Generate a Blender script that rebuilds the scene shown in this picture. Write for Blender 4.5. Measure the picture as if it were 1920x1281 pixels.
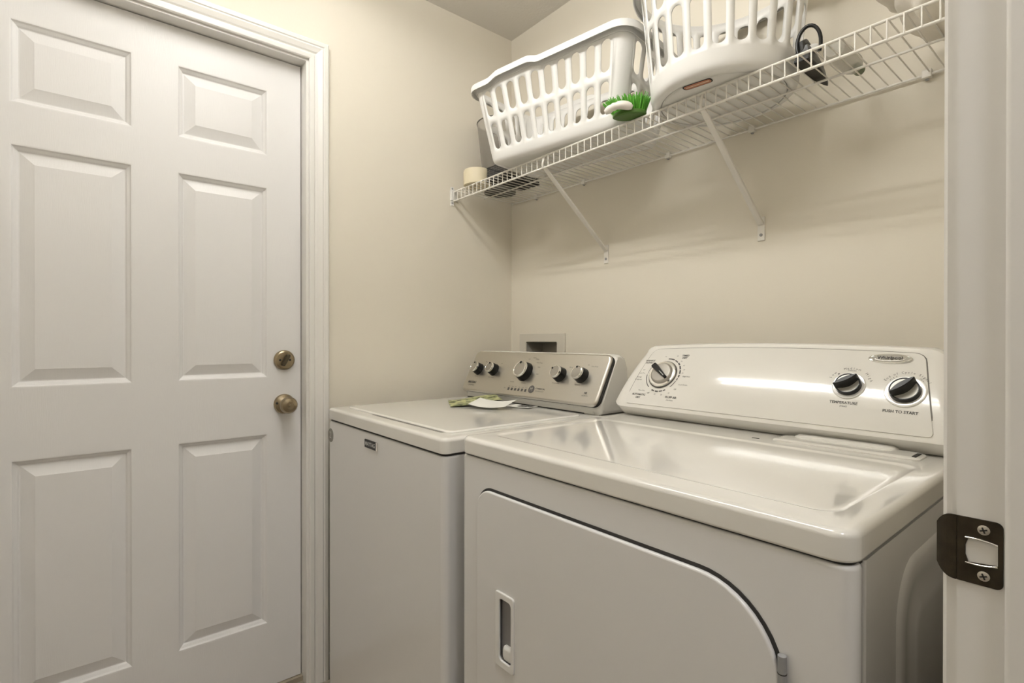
import bpy, bmesh, math, random
from mathutils import Vector, Matrix
random.seed(7)
for o in list(bpy.data.objects):
    bpy.data.objects.remove(o, do_unlink=True)
SC = bpy.context.scene
COL = SC.collection
rad = math.radians

# ------------------------------------------------------------------ camera
F_PX = 976.3
CAM = Vector((1.7495, -1.4431, 1.139))
yaw, pitch, roll = rad(50.414), rad(-0.164), rad(0.033)
fw = Vector((-math.sin(yaw)*math.cos(pitch), math.cos(yaw)*math.cos(pitch), math.sin(pitch)))
rt0 = Vector((math.cos(yaw), math.sin(yaw), 0)); up0 = rt0.cross(fw)
rt = rt0*math.cos(roll)+up0*math.sin(roll); up = up0*math.cos(roll)-rt0*math.sin(roll)
cd = bpy.data.cameras.new('camera'); cam = bpy.data.objects.new('camera', cd); COL.objects.link(cam)
cd.sensor_width = 36.0; cd.lens = F_PX*36.0/1920.0; cd.clip_start = 0.02
cam.matrix_world = Matrix(((rt.x, up.x, -fw.x, CAM.x), (rt.y, up.y, -fw.y, CAM.y), (rt.z, up.z, -fw.z, CAM.z), (0, 0, 0, 1)))
SC.camera = cam

# ------------------------------------------------------------------ world, exposure
w = bpy.data.worlds.new('world'); SC.world = w; w.use_nodes = True
w.node_tree.nodes['Background'].inputs[0].default_value = (1.0, 0.93, 0.84, 1)
w.node_tree.nodes['Background'].inputs[1].default_value = 0.25
SC.view_settings.view_transform = 'Standard'
SC.view_settings.look = 'None'
SC.view_settings.gamma = 1.0
SC.view_settings.exposure = 0.14
SC.view_settings.use_curve_mapping = False
TUBE_POWER = 41.0                      # emission strength of each fluorescent tube
HALL_FILL_POWER = 33.0                      # emission strength of the added hall fill lamp
TUBE_COL = (1.0, 0.985, 0.945)
HALL_FILL_COL = (0.93, 0.95, 1.0)

# ------------------------------------------------------------------ materials
MATS = {}
def M(name, col=(.8, .8, .8), rough=.5, metal=0.0, spec=.5, bump=0.0, bscale=200.0, var=0.0, vscale=6.0, coat=0.0, emit=None, strength=0.0, aniso=0.0, stretch=None):
    if name in MATS: return MATS[name]
    m = bpy.data.materials.new(name); m.use_nodes = True
    nt = m.node_tree; b = nt.nodes['Principled BSDF']
    b.inputs['Base Color'].default_value = (*col, 1)
    b.inputs['Roughness'].default_value = rough
    b.inputs['Metallic'].default_value = metal
    b.inputs['Specular IOR Level'].default_value = spec
    b.inputs['Coat Weight'].default_value = coat
    b.inputs['Coat Roughness'].default_value = 0.06
    if aniso: b.inputs['Anisotropic'].default_value = aniso
    if emit:
        b.inputs['Emission Color'].default_value = (*emit, 1); b.inputs['Emission Strength'].default_value = strength
    tc = nt.nodes.new('ShaderNodeTexCoord'); mp = nt.nodes.new('ShaderNodeMapping')
    nt.links.new(tc.outputs['Object'], mp.inputs['Vector'])
    if stretch: mp.inputs['Scale'].default_value = stretch
    if var > 0:
        n = nt.nodes.new('ShaderNodeTexNoise'); n.inputs['Scale'].default_value = vscale; n.inputs['Detail'].default_value = 4
        r = nt.nodes.new('ShaderNodeMix'); r.data_type = 'RGBA'
        r.inputs[6].default_value = (*[c*(1-var) for c in col], 1); r.inputs[7].default_value = (*[min(1, c*(1+var)) for c in col], 1)
        nt.links.new(mp.outputs['Vector'], n.inputs['Vector']); nt.links.new(n.outputs['Fac'], r.inputs['Factor'])
        nt.links.new(r.outputs[2], b.inputs['Base Color'])
    if bump > 0:
        n2 = nt.nodes.new('ShaderNodeTexNoise'); n2.inputs['Scale'].default_value = bscale; n2.inputs['Detail'].default_value = 3
        bp = nt.nodes.new('ShaderNodeBump'); bp.inputs['Strength'].default_value = bump; bp.inputs['Distance'].default_value = 0.002
        nt.links.new(mp.outputs['Vector'], n2.inputs['Vector']); nt.links.new(n2.outputs['Fac'], bp.inputs['Height'])
        nt.links.new(bp.outputs['Normal'], b.inputs['Normal'])
    MATS[name] = m; return m
WALL = M('wall_paint', (.77, .72, .62), .75, bump=.10, bscale=140, var=.015, vscale=2)
CEIL = M('ceiling_paint', (.74, .71, .66), .9, bump=.6, bscale=110)
TRIM = M('trim_paint', (.80, .78, .745), .38, bump=.03, bscale=60)
DOORM = M('door_paint', (.80, .79, .785), .42, bump=.10, bscale=60, stretch=(1, 9, .7))
ENAM = M('white_enamel', (.755, .745, .735), .22, coat=.35, bump=.02, bscale=300)
ENAMTOP = M('gloss_enamel', (.79, .77, .72), .10, coat=.6)
PLAST = M('white_plastic', (.80, .78, .73), .22, coat=.3)
PLASTMAT = M('matte_white_plastic', (.80, .79, .77), .42)
BASKM = M('basket_plastic', (.80, .79, .765), .36)
DARK = M('dark_gap', (.03, .028, .025), .8)
BLACKP = M('black_plastic', (.008, .008, .008), .30, spec=.3)
STEEL = M('brushed_steel', (.62, .595, .545), .34, metal=1, bump=.05, bscale=90, stretch=(1, 30, 30), var=.04, vscale=40)
CHROME = M('chrome', (.80, .79, .76), .16, metal=1)
SATIN = M('satin_metal', (.62, .60, .56), .30, metal=1)
BRONZE = M('antique_brass', (.33, .27, .18), .30, metal=1, var=.15, vscale=60)
BRONZED = M('dark_bronze', (.045, .036, .024), .33, metal=.7, var=.6, vscale=90, bump=.1, bscale=150)
WIRE = M('white_vinyl_wire', (.80, .77, .71), .40)
INK = M('printed_ink', (.10, .095, .09), .6)
INKL = M('light_ink', (.62, .62, .60), .5)
FLOORM = M('floor_vinyl', (.38, .33, .27), .45, var=.15, vscale=25)
GREYP = M('grey_plastic', (.30, .30, .30), .4)

# ------------------------------------------------------------------ geometry helpers
def wn(o):
    md = o.modifiers.new('weighted_normals', 'WEIGHTED_NORMAL'); md.keep_sharp = True; md.weight = 80; return o
def place(o, parent):
    if parent is not None:
        o.parent = parent
        if parent.type == 'EMPTY': o.location = -Vector(parent.location)
    return o
def obj(name, V, Fc, mat, parent=None, smooth=False, angle=35):
    me = bpy.data.meshes.new(name); me.from_pydata([tuple(v) for v in V], [], Fc); me.update()
    bm = bmesh.new(); bm.from_mesh(me); bmesh.ops.recalc_face_normals(bm, faces=bm.faces); bm.to_mesh(me); bm.free()
    return finish(name, me, mat, parent, smooth, angle)
def finish(name, me, mat, parent=None, smooth=False, angle=35):
    if mat is not None: me.materials.append(mat)
    o = bpy.data.objects.new(name, me); COL.objects.link(o)
    if smooth:
        me.shade_smooth()
        try: me.set_sharp_from_angle(angle=rad(angle))
        except Exception: pass
    return place(o, parent)
def box(name, lo, hi, mat, parent=None, bevel=0.0, segs=3, Mx=None):
    bm = bmesh.new(); bmesh.ops.create_cube(bm, size=1)
    for v in bm.verts: v.co = Vector([lo[i]+(v.co[i]+.5)*(hi[i]-lo[i]) for i in range(3)])
    if bevel: bmesh.ops.bevel(bm, geom=list(bm.edges), offset=bevel, segments=segs, profile=.5, affect='EDGES')
    if Mx is not None: bm.transform(Mx)
    me = bpy.data.meshes.new(name); bm.to_mesh(me); bm.free()
    o = finish(name, me, mat, parent, bevel > 0)
    return wn(o) if bevel > 0 else o
def thing(name, label, cat, loc, group=None):
    o = bpy.data.objects.new(name, None); COL.objects.link(o); o.location = loc; o.empty_display_size = .05
    o['label'] = label; o['category'] = cat
    if group: o['group'] = group
    return o
def tag(o, label, cat, group=None):
    o['label'] = label; o['category'] = cat
    if group: o['group'] = group
    return o
def struct(o, label=None):
    o['kind'] = 'structure'
    if label: o['label'] = label
    return o
def frame(P, X, Y, Z):
    return Matrix(((X[0], Y[0], Z[0], P[0]), (X[1], Y[1], Z[1], P[1]), (X[2], Y[2], Z[2], P[2]), (0, 0, 0, 1)))
def rrect(x0, x1, y0, y1, r, n=6):
    pts = []
    rs = r if isinstance(r, (tuple, list)) else (r, r, r, r)   # order: (x1,y0) (x1,y1) (x0,y1) (x0,y0)
    for (cx, cy, a0, q) in ((x1, y0, -90, 0), (x1, y1, 0, 1), (x0, y1, 90, 2), (x0, y0, 180, 3)):
        rr = max(rs[q], 1e-5); sx = -1 if cx == x1 else 1; sy = -1 if cy == y1 else 1
        for i in range(n+1):
            a = rad(a0+90*i/n); pts.append((cx+sx*rr+rr*math.cos(a), cy+sy*rr+rr*math.sin(a)))
    return pts
def loft(name, rings, mat, parent=None, cap0=True, cap1=True, close=True, smooth=True, angle=35, Mx=None, weighted=True):
    V = []; Fc = []; n = len(rings[0])
    for r in rings: V += [Vector(p) for p in r]
    for k in range(len(rings)-1):
        for i in range(n if close else n-1):
            j = (i+1) % n; Fc.append((k*n+i, k*n+j, (k+1)*n+j, (k+1)*n+i))
    if cap0: Fc.append(tuple(range(n)))
    if cap1: Fc.append(tuple((len(rings)-1)*n+i for i in range(n)))
    if Mx is not None: V = [Mx @ v for v in V]
    o = obj(name, V, Fc, mat, parent, smooth, angle)
    return wn(o) if smooth and weighted else o
def lathe(name, prof, mat, parent=None, Mx=None, seg=32, smooth=True, cap0=True, cap1=True, angle=35):
    rings = [[(r*math.cos(2*math.pi*i/seg), r*math.sin(2*math.pi*i/seg), z) for i in range(seg)] for r, z in prof]
    return loft(name, rings, mat, parent, cap0, cap1, True, smooth, angle, Mx)
def tube_geo(pts, r, seg=8, closed=False, radii=None):
    pts = [Vector(p) for p in pts]; n = len(pts); V = []; Fc = []
    t0 = (pts[1]-pts[0]).normalized(); a = Vector((0, 0, 1)) if abs(t0.z) < .9 else Vector((1, 0, 0))
    u = t0.cross(a).normalized()
    for k in range(n):
        if closed: t = (pts[(k+1) % n]-pts[k-1]).normalized()
        else: t = (pts[min(k+1, n-1)]-pts[max(k-1, 0)]).normalized()
        u = (u-t*u.dot(t)).normalized(); v = t.cross(u); rr = radii[k] if radii else r
        for i in range(seg):
            th = 2*math.pi*i/seg; V.append(pts[k]+u*math.cos(th)*rr+v*math.sin(th)*rr)
    for k in range(n if closed else n-1):
        for i in range(seg):
            j = (i+1) % seg; k2 = (k+1) % n; Fc.append((k*seg+i, k*seg+j, k2*seg+j, k2*seg+i))
    if not closed: Fc.append(tuple(range(seg))); Fc.append(tuple((n-1)*seg+i for i in range(seg)))
    return V, Fc
def tube(name, pts, r, mat, parent=None, seg=8, closed=False, radii=None):
    V, Fc = tube_geo(pts, r, seg, closed, radii); return obj(name, V, Fc, mat, parent, True, 60)
def from_curve(cu):
    t = bpy.data.objects.new('tmp', cu); COL.objects.link(t); bpy.context.view_layer.update()
    dg = bpy.context.evaluated_depsgraph_get(); me = bpy.data.meshes.new_from_object(t.evaluated_get(dg), depsgraph=dg)
    bpy.data.objects.remove(t, do_unlink=True); bpy.data.curves.remove(cu); me.materials.clear(); return me
def plate(name, loops, depth, mat, parent=None, Mx=None, bevel=0.0, segs=2):
    """flat plate from 2D loops (first outer, rest holes); local z runs 0..depth"""
    cu = bpy.data.curves.new('pl', 'CURVE'); cu.dimensions = '2D'; cu.fill_mode = 'BOTH'
    for lp in loops:
        s = cu.splines.new('POLY'); s.points.add(len(lp)-1)
        for p, q in zip(s.points, lp): p.co = (q[0], q[1], 0, 1)
        s.use_cyclic_u = True
    cu.extrude = max(depth/2-bevel, 1e-5); cu.bevel_depth = bevel; cu.bevel_resolution = segs; cu.offset = -bevel
    me = from_curve(cu); me.transform(Matrix.Translation((0, 0, depth/2)))
    if Mx is not None: me.transform(Mx)
    return wn(finish(name, me, mat, parent, True, 40))
def text_mesh(body, size, align='CENTER', bold=0.0):
    cu = bpy.data.curves.new('tx', 'FONT'); cu.body = body; cu.size = size; cu.align_x = align; cu.align_y = 'CENTER'
    cu.resolution_u = 2; cu.offset = bold; return from_curve(cu)
def lettering(body, size, mapper, mat, parent, name='lettering', u0=0, v0=0, rot=0.0, bold=0.0, xs=1.0):
    me = text_mesh(body, size, 'CENTER', bold); c, s = math.cos(rot), math.sin(rot)
    for v in me.vertices:
        x, y = v.co.x*xs, v.co.y; v.co = mapper(u0+x*c-y*s, v0+x*s+y*c)
    return finish(name, me, mat, parent)
def lettering_arc(body, size, mapper, mat, parent, uc, vc, r, a_mid, step, name='lettering'):
    V = []; Fc = []
    for k, ch in enumerate(body):
        if ch == ' ': continue
        a = a_mid-(k-(len(body)-1)/2)*step; me = text_mesh(ch, size); b = len(V); th = rad(a-90); c, s = math.cos(th), math.sin(th)
        for v in me.vertices:
            x, y = v.co.x, v.co.y+r; V.append(mapper(uc+x*c-y*s, vc+x*s+y*c))
        Fc += [tuple(i+b for i in p.vertices) for p in me.polygons]; bpy.data.meshes.remove(me)
    return obj(name, V, Fc, mat, parent)

# ================================================================== ROOM SHELL
H = 2.439
XR = 1.6455; WT = 0.12; YF = -2.05
DY1, DY0, DZ = -0.874, -1.694, 2.055           # left doorway clear opening
def quadbox(name, boxes, mat):
    V = []; Fc = []
    for lo, hi in boxes:
        b = len(V)
        V += [(x, y, z) for x in (lo[0], hi[0]) for y in (lo[1], hi[1]) for z in (lo[2], hi[2])]
        Fc += [tuple(b+i for i in f) for f in ((0, 1, 3, 2), (4, 6, 7, 5), (0, 4, 5, 1), (2, 3, 7, 6), (0, 2, 6, 4), (1, 5, 7, 3))]
    me = bpy.data.meshes.new(name); me.from_pydata(V, [], Fc); me.update(); return finish(name, me, mat)
struct(quadbox('floor', [((-.3, YF-.12, -.1), (3.2, .12, 0))], FLOORM), 'tan vinyl floor under the machines')
struct(quadbox('ceiling', [((-.12, YF-.12, H), (3.2, .12, H+.1))], CEIL), 'grey-white textured ceiling')
struct(quadbox('wall_left', [((-.12, DY1+.02, 0), (0, .12, H)), ((-.12, YF-.12, 0), (0, DY0-.02, H)), ((-.12, DY0-.02, DZ+.02), (0, DY1+.02, H))], WALL), 'beige painted wall with the panelled door')
OB = (.103, .287, .955, 1.132)
struct(quadbox('wall_back', [((0, 0, 0), (OB[0], .12, H)), ((OB[1], 0, 0), (3.2, .12, H)), ((OB[0], 0, 0), (OB[1], .12, OB[2])), ((OB[0], 0, OB[3]), (OB[1], .12, H)), ((OB[0], .09, OB[2]), (OB[1], .12, OB[3]))], WALL), 'beige painted wall behind the machines')
struct(quadbox('wall_front', [((0, YF-.12, 0), (3.2, YF, H))], WALL), 'beige wall opposite the machines')
JY, JY0, JZ = -0.845, -1.61, 2.04               # right doorway
struct(quadbox('wall_right', [((XR, JY+.018, 0), (XR+WT, 0, H)), ((XR, YF, 0), (XR+WT, JY0-.018, H)), ((XR, JY0-.018, JZ+.018), (XR+WT, JY+.018, H))], WALL), 'beige wall with the open doorway')
struct(quadbox('wall_hall', [((3.05, YF, 0), (3.2, 0, H))], WALL), 'beige hall wall beyond the doorway')

# door casings: mitred profile swept round an opening
PROF = [(0, .0), (0, .008), (.003, .011), (.014, .012), (.017, .0085), (.021, .0085), (.026, .012), (.040, .017), (.045, .0155), (.048, .018), (.058, .018), (.063, .014), (.063, 0)]
def casing(name, yl, yr, zt, xwall, sgn, parent=None):
    V = []; Fc = []; n = 4
    for w_, t in PROF:
        x = xwall+sgn*t
        V += [(x, yr+w_, 0), (x, yr+w_, zt+w_), (x, yl-w_, zt+w_), (x, yl-w_, 0)]
    for k in range(len(PROF)-1):
        for i in range(3): Fc.append((k*n+i, k*n+i+1, (k+1)*n+i+1, (k+1)*n+i))
    return obj(name, V, Fc, TRIM, parent)
struct(casing('trim_1', DY0-.007, DY1+.008, DZ+.007, 0, 1), 'white moulded casing round the panelled door')
struct(casing('trim_2', JY0-.005, JY+.005, JZ+.005, XR, -1), 'white casing round the open doorway')
struct(quadbox('trim_3', [((-.12, DY1, 0), (0, DY1+.02, DZ+.02)), ((-.12, DY0-.02, 0), (0, DY0, DZ+.02)), ((-.12, DY0, DZ), (0, DY1, DZ+.02))], TRIM), 'white jamb lining of the panelled door')
struct(quadbox('trim_4', [((-.12, DY0, 0), (-.035, DY1, .016))], M('sill', (.34, .29, .22), .5)), 'tan threshold under the panelled door')
jamb = struct(quadbox('trim_5', [((XR, JY, 0), (XR+WT, JY+.018, JZ+.018)), ((XR, JY0-.018, 0), (XR+WT, JY0, JZ+.018)), ((XR, JY0, JZ), (XR+WT, JY, JZ+.018))], TRIM), 'white door jamb with the strike plate')
for nm, lo, hi in (('door_stop', (1.6775, JY-.011, 0), (1.715, JY+.002, JZ)), ('door_stop', (1.6775, JY0-.002, 0), (1.715, JY0+.011, JZ)), ('door_stop', (1.6775, JY0+.011, JZ-.011), (1.715, JY-.011, JZ+.002))):
    box(nm, lo, hi, TRIM, jamb, bevel=.004)
for nm, boxes, lb in (('baseboard_left', [((0, -.80, 0), (.012, 0, .085)), ((0, YF, 0), (.012, -1.77, .085))], 'white baseboard on the left wall'),
                      ('baseboard_back', [((.012, -.012, 0), (XR, 0, .085))], 'white baseboard behind the machines'),
                      ('baseboard_front', [((.012, YF, 0), (XR, YF+.012, .085))], 'white baseboard opposite the machines')):
    struct(quadbox(nm, boxes, TRIM), lb)

# ------------------------------------------------------------------ six-panel door
XD = -0.048
door_y = (DY0+.003, DY1-.003); door_z = (.018, DZ-.003)
PY = [(-1.581, -1.3326), (-1.2267, -.9794)]; PZ = [(.222, .836), (1.0172, 1.6303), (1.7327, 1.943)]
ys = [door_y[0], PY[0][0], PY[0][1], PY[1][0], PY[1][1], door_y[1]]
zs = [door_z[0], PZ[0][0], PZ[0][1], PZ[1][0], PZ[1][1], PZ[2][0], PZ[2][1], door_z[1]]
V = [(XD, y, z) for z in zs for y in ys]; Fc = []
for r in range(7):
    for c in range(5):
        if r in (1, 3, 5) and c in (1, 3): continue
        i = r*6+c; Fc.append((i, i+1, i+7, i+6))
b = len(V); XB = XD-.042
V += [(x, y, z) for x in (XD, XB) for (y, z) in ((door_y[0], door_z[0]), (door_y[1], door_z[0]), (door_y[1], door_z[1]), (door_y[0], door_z[1]))]
Fc += [(b+4, b+5, b+6, b+7)]+[(b+i, b+(i+1) % 4, b+4+(i+1) % 4, b+4+i) for i in range(4)]
door = obj('door_1', V, Fc, DOORM); struct(door, 'white six-panel door with brass knob and deadbolt')
for (y0, y1) in PY:
    for (z0, z1) in PZ:
        rings = []
        for ins, dx in ((0, 0), (.003, -.0005), (.006, -.0050), (.012, -.0090), (.0155, -.0130), (.018, -.0130), (.044, -.0035), (.0465, -.0025)):
            rings.append([(XD+dx, y0+ins, z0+ins), (XD+dx, y1-ins, z0+ins), (XD+dx, y1-ins, z1-ins), (XD+dx, y0+ins, z1-ins)])
        loft('panel', rings, DOORM, door, cap0=False, smooth=False)
XA = frame((XD, -.930, 1.073), (0, 1, 0), (0, 0, 1), (1, 0, 0))
db = lathe('deadbolt', [(.0325, 0), (.0325, .006), (.030, .011), (.026, .013), (.024, .0125)], BRONZE, door, XA)
MT = XA @ Matrix.Rotation(rad(-28), 4, 'Z')
loft('thumb_turn', [[(x*s, y*s, z) for x, y in rrect(-.006, .006, -.021, .021, .0055, 4)] for z, s in ((.0125, .8), (.016, 1), (.026, 1), (.028, .85))], M('dark_brass', (.10, .085, .06), .35, metal=.9), db, Mx=MT)  # darker brass tone for the thumb turn
for sx in (-1, 1): lathe('screw', [(.0035, .0125), (.0035, .014), (.002, .0145)], DARK, db, XA @ Matrix.Translation((sx*.0155, 0, 0)), 10)
XA = frame((XD, -.930, .929), (0, 1, 0), (0, 0, 1), (1, 0, 0))
kn = lathe('door_knob', [(.0325, 0), (.0325, .005), (.030, .010), (.020, .013), (.014, .017), (.0125, .028), (.015, .033), (.022, .039), (.0265, .048), (.0265, .056), (.022, .063), (.012, .066), (.0105, .0655)], BRONZE, door, XA)
lathe('lock_button', [(.0100, .0650), (.0095, .0668), (.0045, .0668), (.0042, .0735), (.0025, .0742)], BRONZE, kn, XA, 20)
lathe('screw', [(.004, .010), (.004, .0125), (.002, .013)], DARK, kn, XA @ Matrix.Translation((-.0245, .004, 0)), 10)

# ------------------------------------------------------------------ strike plate on the jamb
sp = thing('strike_plate', 'dark bronze latch strike plate screwed to the white door jamb', 'strike plate', (1.66, JY, .956))
# plate local: u = x, v = z, normal = -y
SM = frame((1.66, JY, .956), (1, 0, 0), (0, 0, 1), (0, -1, 0))
hole = [(-.0065, -.0105), (.0125, -.0085), (.0125, .0085), (-.0065, .0105), (-.0085, .004), (-.0085, -.004)]
plate('plate', [rrect(-.0145, .0160, -.0285, .0285, (.005, .005, .0005, .0005)), hole], .0016, BRONZED, sp, SM, bevel=.0004, segs=1)
rings = []
for k in range(9):
    t = k/8; x = -.0145-.0150*t; zoff = .0016-.006*t*t; half = .0285-.0105*t**3
    rings.append([(x, -half, zoff), (x, half, zoff), (x, half, zoff-.0014), (x, -half, zoff-.0014)])
loft('lip', rings, BRONZED, sp, Mx=SM, smooth=False)
for sgn in (-1, 1):
    pts = [(-.0085+.021*i/10, sgn*(.0112-.0022*((i-3)/7)**2), .0021) for i in range(11)]
    tube('raised_edge', [SM @ Vector(p) for p in pts], .0009, CHROME, sp, 6)
    sc_ = lathe('screw', [(.0042, .0010), (.0042, .0019), (.003, .0025), (.0008, .0027)], SATIN, sp, SM @ Matrix.Translation((.0035, sgn*.0198, 0)), 16)
    for a in (20, 110):
        box('screw_slot', (-.0026, -.0006, .0024), (.0026, .0006, .0030), DARK, sc_, Mx=SM @ Matrix.Translation((.0035, sgn*.0198, 0)) @ Matrix.Rotation(rad(a), 4, 'Z'))

# ------------------------------------------------------------------ ceiling light (out of frame, lights the room)
LY = -1.08
cl = thing('ceiling_light', 'two-tube fluorescent strip light on the ceiling', 'ceiling light', (.82, LY, H))
box('housing', (.24, LY-.065, H-.045), (1.46, LY+.065, H), PLASTMAT, cl, bevel=.006)
TUBEM = M('fluorescent_tube', (1, 1, 1), .4, emit=TUBE_COL, strength=TUBE_POWER)
for s in (-1, 1):
    tube('tube', [(.265, LY+s*.045, H-.068), (1.435, LY+s*.045, H-.068)], .0130, TUBEM, cl, 14)
    for x in (.255, 1.445): box('lamp_holder', (x-.008, LY+s*.045-.012, H-.082), (x+.008, LY+s*.045+.012, H-.044), PLASTMAT, cl, bevel=.002)
hl = thing('hall_fill_lamp', 'round fill lamp added out of view in the hall', 'fill lamp', (2.4, -1.3, H))  # unseen fill lamp, added to brighten the jamb and the panelled door
lathe('base', [(.15, 0), (.15, -.02)], PLASTMAT, hl, Matrix.Translation((2.4, -1.3, H)))
lathe('shade', [(.14, -.02), (.135, -.05), (.10, -.08), (.04, -.095)], M('fill_lamp_glass', (1, 1, 1), .5, emit=HALL_FILL_COL, strength=HALL_FILL_POWER), hl, Matrix.Translation((2.4, -1.3, H)))

# ================================================================== WASHER
WX0, WX1, WYF, WYB, WZ, WZL = .083, .777, -.832, -.145, .922, .884
wa = thing('washing_machine', 'white top-load washer with brushed steel console beside the dryer', 'washer', (.43, -.49, 0))
def ring3(x0, x1, y0, y1, r, ins, z, n=6): return [(x, y, z) for x, y in rrect(x0+ins, x1-ins, y0+ins, y1-ins, max(r-ins, .0005), n)]
loft('cabinet', [ring3(WX0, WX1, WYF, WYB, .016, i, z) for i, z in ((.004, .03), (0, .034), (0, .876), (.002, .880), (.006, .882))], ENAM, wa)
loft('seam', [ring3(WX0, WX1, WYF, WYB, .016, .005, z) for z in (.878, .890)], DARK, wa)
loft('top', [ring3(WX0-.001, WX1+.001, WYF-.002, WYB, .018, i, z) for i, z in ((.004, .8855), (0, .888), (0, .9135), (.001, .917), (.0032, .9197), (.007, .9215), (.012, .922), (.022, .922))], ENAMTOP, wa)
lid = loft('lid', [ring3(.128, .732, -.787, -.340, .02, i, z) for i, z in ((0, .921), (0, .9235), (.002, .9258), (.006, .927))], ENAMTOP, wa)
loft('lid_grip_shade', [ring3(.325, .705, -.7945, -.784, .004, i, z, 3) for i, z in ((0, .9215), (0, .9226))], M('grip_shadow', (.20, .19, .17), .6), lid)  # dark strip painting the shade in the lid's finger recess
for x in (.13, .73):
    for y in (-.78, -.20): lathe('foot', [(.02, 0), (.02, .012), (.012, .014), (.012, .031)], BLACKP, wa, Matrix.Translation((x, y, 0)), 14)
# console
WB = Vector((0, -.3275, .951)); WTp = Vector((0, -.248, 1.098)); WL = (WTp-WB).length
WT_ = (WTp-WB)/WL; WN = Vector((0, -WT_.z, WT_.y))
def wmap(x, m, h=.0006): return Vector((x, 0, 0))+WB+WT_*m+WN*h
prof = [(-.296, .9215), (-.300, .930), (-.306, .950), (-.300, .962), (-.236, 1.090), (-.228, 1.097), (-.212, 1.097), (-.192, 1.088), (-.180, 1.060), (-.172, .9215)]
def console_rings(x0, x1, prof, ins):
    out = []
    cy = sum(p[0] for p in prof)/len(prof); cz = sum(p[1] for p in prof)/len(prof)
    for x, k in ((x0, .86), (x0+ins*.3, .95), (x0+ins, 1), (x1-ins, 1), (x1-ins*.3, .95), (x1, .86)):
        out.append([(x, cy+(y-cy)*k, max(cz+(z-cz)*k, prof[0][1])) for y, z in prof])
    return out
loft('console_housing', console_rings(.088, .772, prof, .02), PLAST, wa, angle=50)
WMx = frame(WB, (1, 0, 0), WT_, WN)
fas = plate('console_fascia', [rrect(.093, .767, 0, WL, .022, 8)], .014, STEEL, wa, frame(WB-WN*.014, (1, 0, 0), WT_, WN), bevel=.0069, segs=4)
plate('console_gap_shade', [rrect(.096, .7695, .002, WL-.001, .022, 8)], .006, DARK, wa, frame(WB-WN*.0175, (1, 0, 0), WT_, WN))  # dark plate standing in for the shaded gap behind the fascia
box('console_base', (.10, -.3015, .9215), (.738, -.285, .950), PLAST, wa, bevel=.003)
box('console_seam', (.103, -.3025, .9222), (.703, -.295, .9250), DARK, wa)
for (x, m, r) in ((.156, .088, .0200), (.248, .0895, .0200), (.418, .0905, .0300), (.587, .0895, .0215), (.678, .0915, .0215)):
    KM = WMx @ Matrix.Translation((x, m, 0))
    k = lathe('knob', [(r*1.16, 0), (r*1.12, .004), (r*1.0, .0235)], BLACKP, wa, KM, 28)
    lathe('cap', [(r*1.0, .023), (r*1.01, .0265), (r*.95, .0298), (r*.86, .0304), (r*.80, .0292), (0.001, .0289)], CHROME, k, KM, 32, cap0=False)
    lathe('cap_face', [(r*.80, .0290), (r*.80, .0294), (.001, .0294)], M('knob_face', (.42, .40, .36), .34, metal=.8), k, KM, 28, cap0=False)
    a = rad(100 if r != .0215 or x > .6 else 145)
    lathe('pointer', [(r*.15, .0290), (r*.15, .0309), (.001, .0309)], BLACKP, k, KM @ Matrix.Translation((r*.74*math.cos(a), r*.74*math.sin(a), 0)), 12)
def wtext(s, x, m, size, mat=INK, xs=1.0, bold=0.0, par=None): return lettering(s, size, lambda u, v: wmap(u, v), mat, par or fas, u0=x, v0=m, xs=xs, bold=bold)
wtext('MAYTAG', .147, .0345, .0125, bold=.0003); wtext('CENTENNIAL', .147, .0225, .0062)
for x, s in ((.156, 'Load Size'), (.248, 'Fabric Softener')): wtext(s, x, .0600, .0055)
wtext('Temperature', .580, .0600, .0060); wtext('Options', .672, .0615, .0065)
wtext('Normal', .372, .0510, .0065); wtext('Delicates', .432, .0500, .0062)
for x, m, s in ((.455, .140, 'Whites'), (.472, .127, 'Heavy Duty'), (.478, .111, 'Bulky'), (.482, .086, 'Soak'), (.362, .094, 'Rinse'), (.415, .139, 'Off'), (.44, .145, 'Sheets')): wtext(s, x, m, .0060)
for x, m, s in ((.182, .121, 'Max'), (.277, .117, 'On'), (.622, .117, 'Warm'), (.716, .124, 'Extra Rinse'), (.690, .128, 'On')): wtext(s, x, m, .0056)
for i in range(6):
    box('cycle_mark', (-.0045, -.0045, .0003), (.0045, .0045, .0008), INK, fas, Mx=WMx @ Matrix.Translation((.368+i*.0175, .0245, 0)))
    wtext(('Fill', 'Wash', 'Rinse', 'Spin', 'Done', 'Lock')[i], .368+i*.0175, .0340, .0048)
wtext('Start', .347, .0262, .0050)
lathe('round_logo', [(.0135, .0002), (.0135, .0009), (.001, .0009)], INK, fas, WMx @ Matrix.Translation((.482, .0310, 0)), 28, cap0=False)
lettering('M', .016, lambda u, v: wmap(u, v, .0013), SATIN, fas, u0=.482, v0=.0310)
wtext('COMMERCIAL', .522, .0350, .0072, bold=.0002); wtext('TECHNOLOGY', .522, .0262, .0058)
wtext('HE', .716, .0375, .0085, bold=.0003); wtext('High Efficiency', .716, .0290, .0042)
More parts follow.
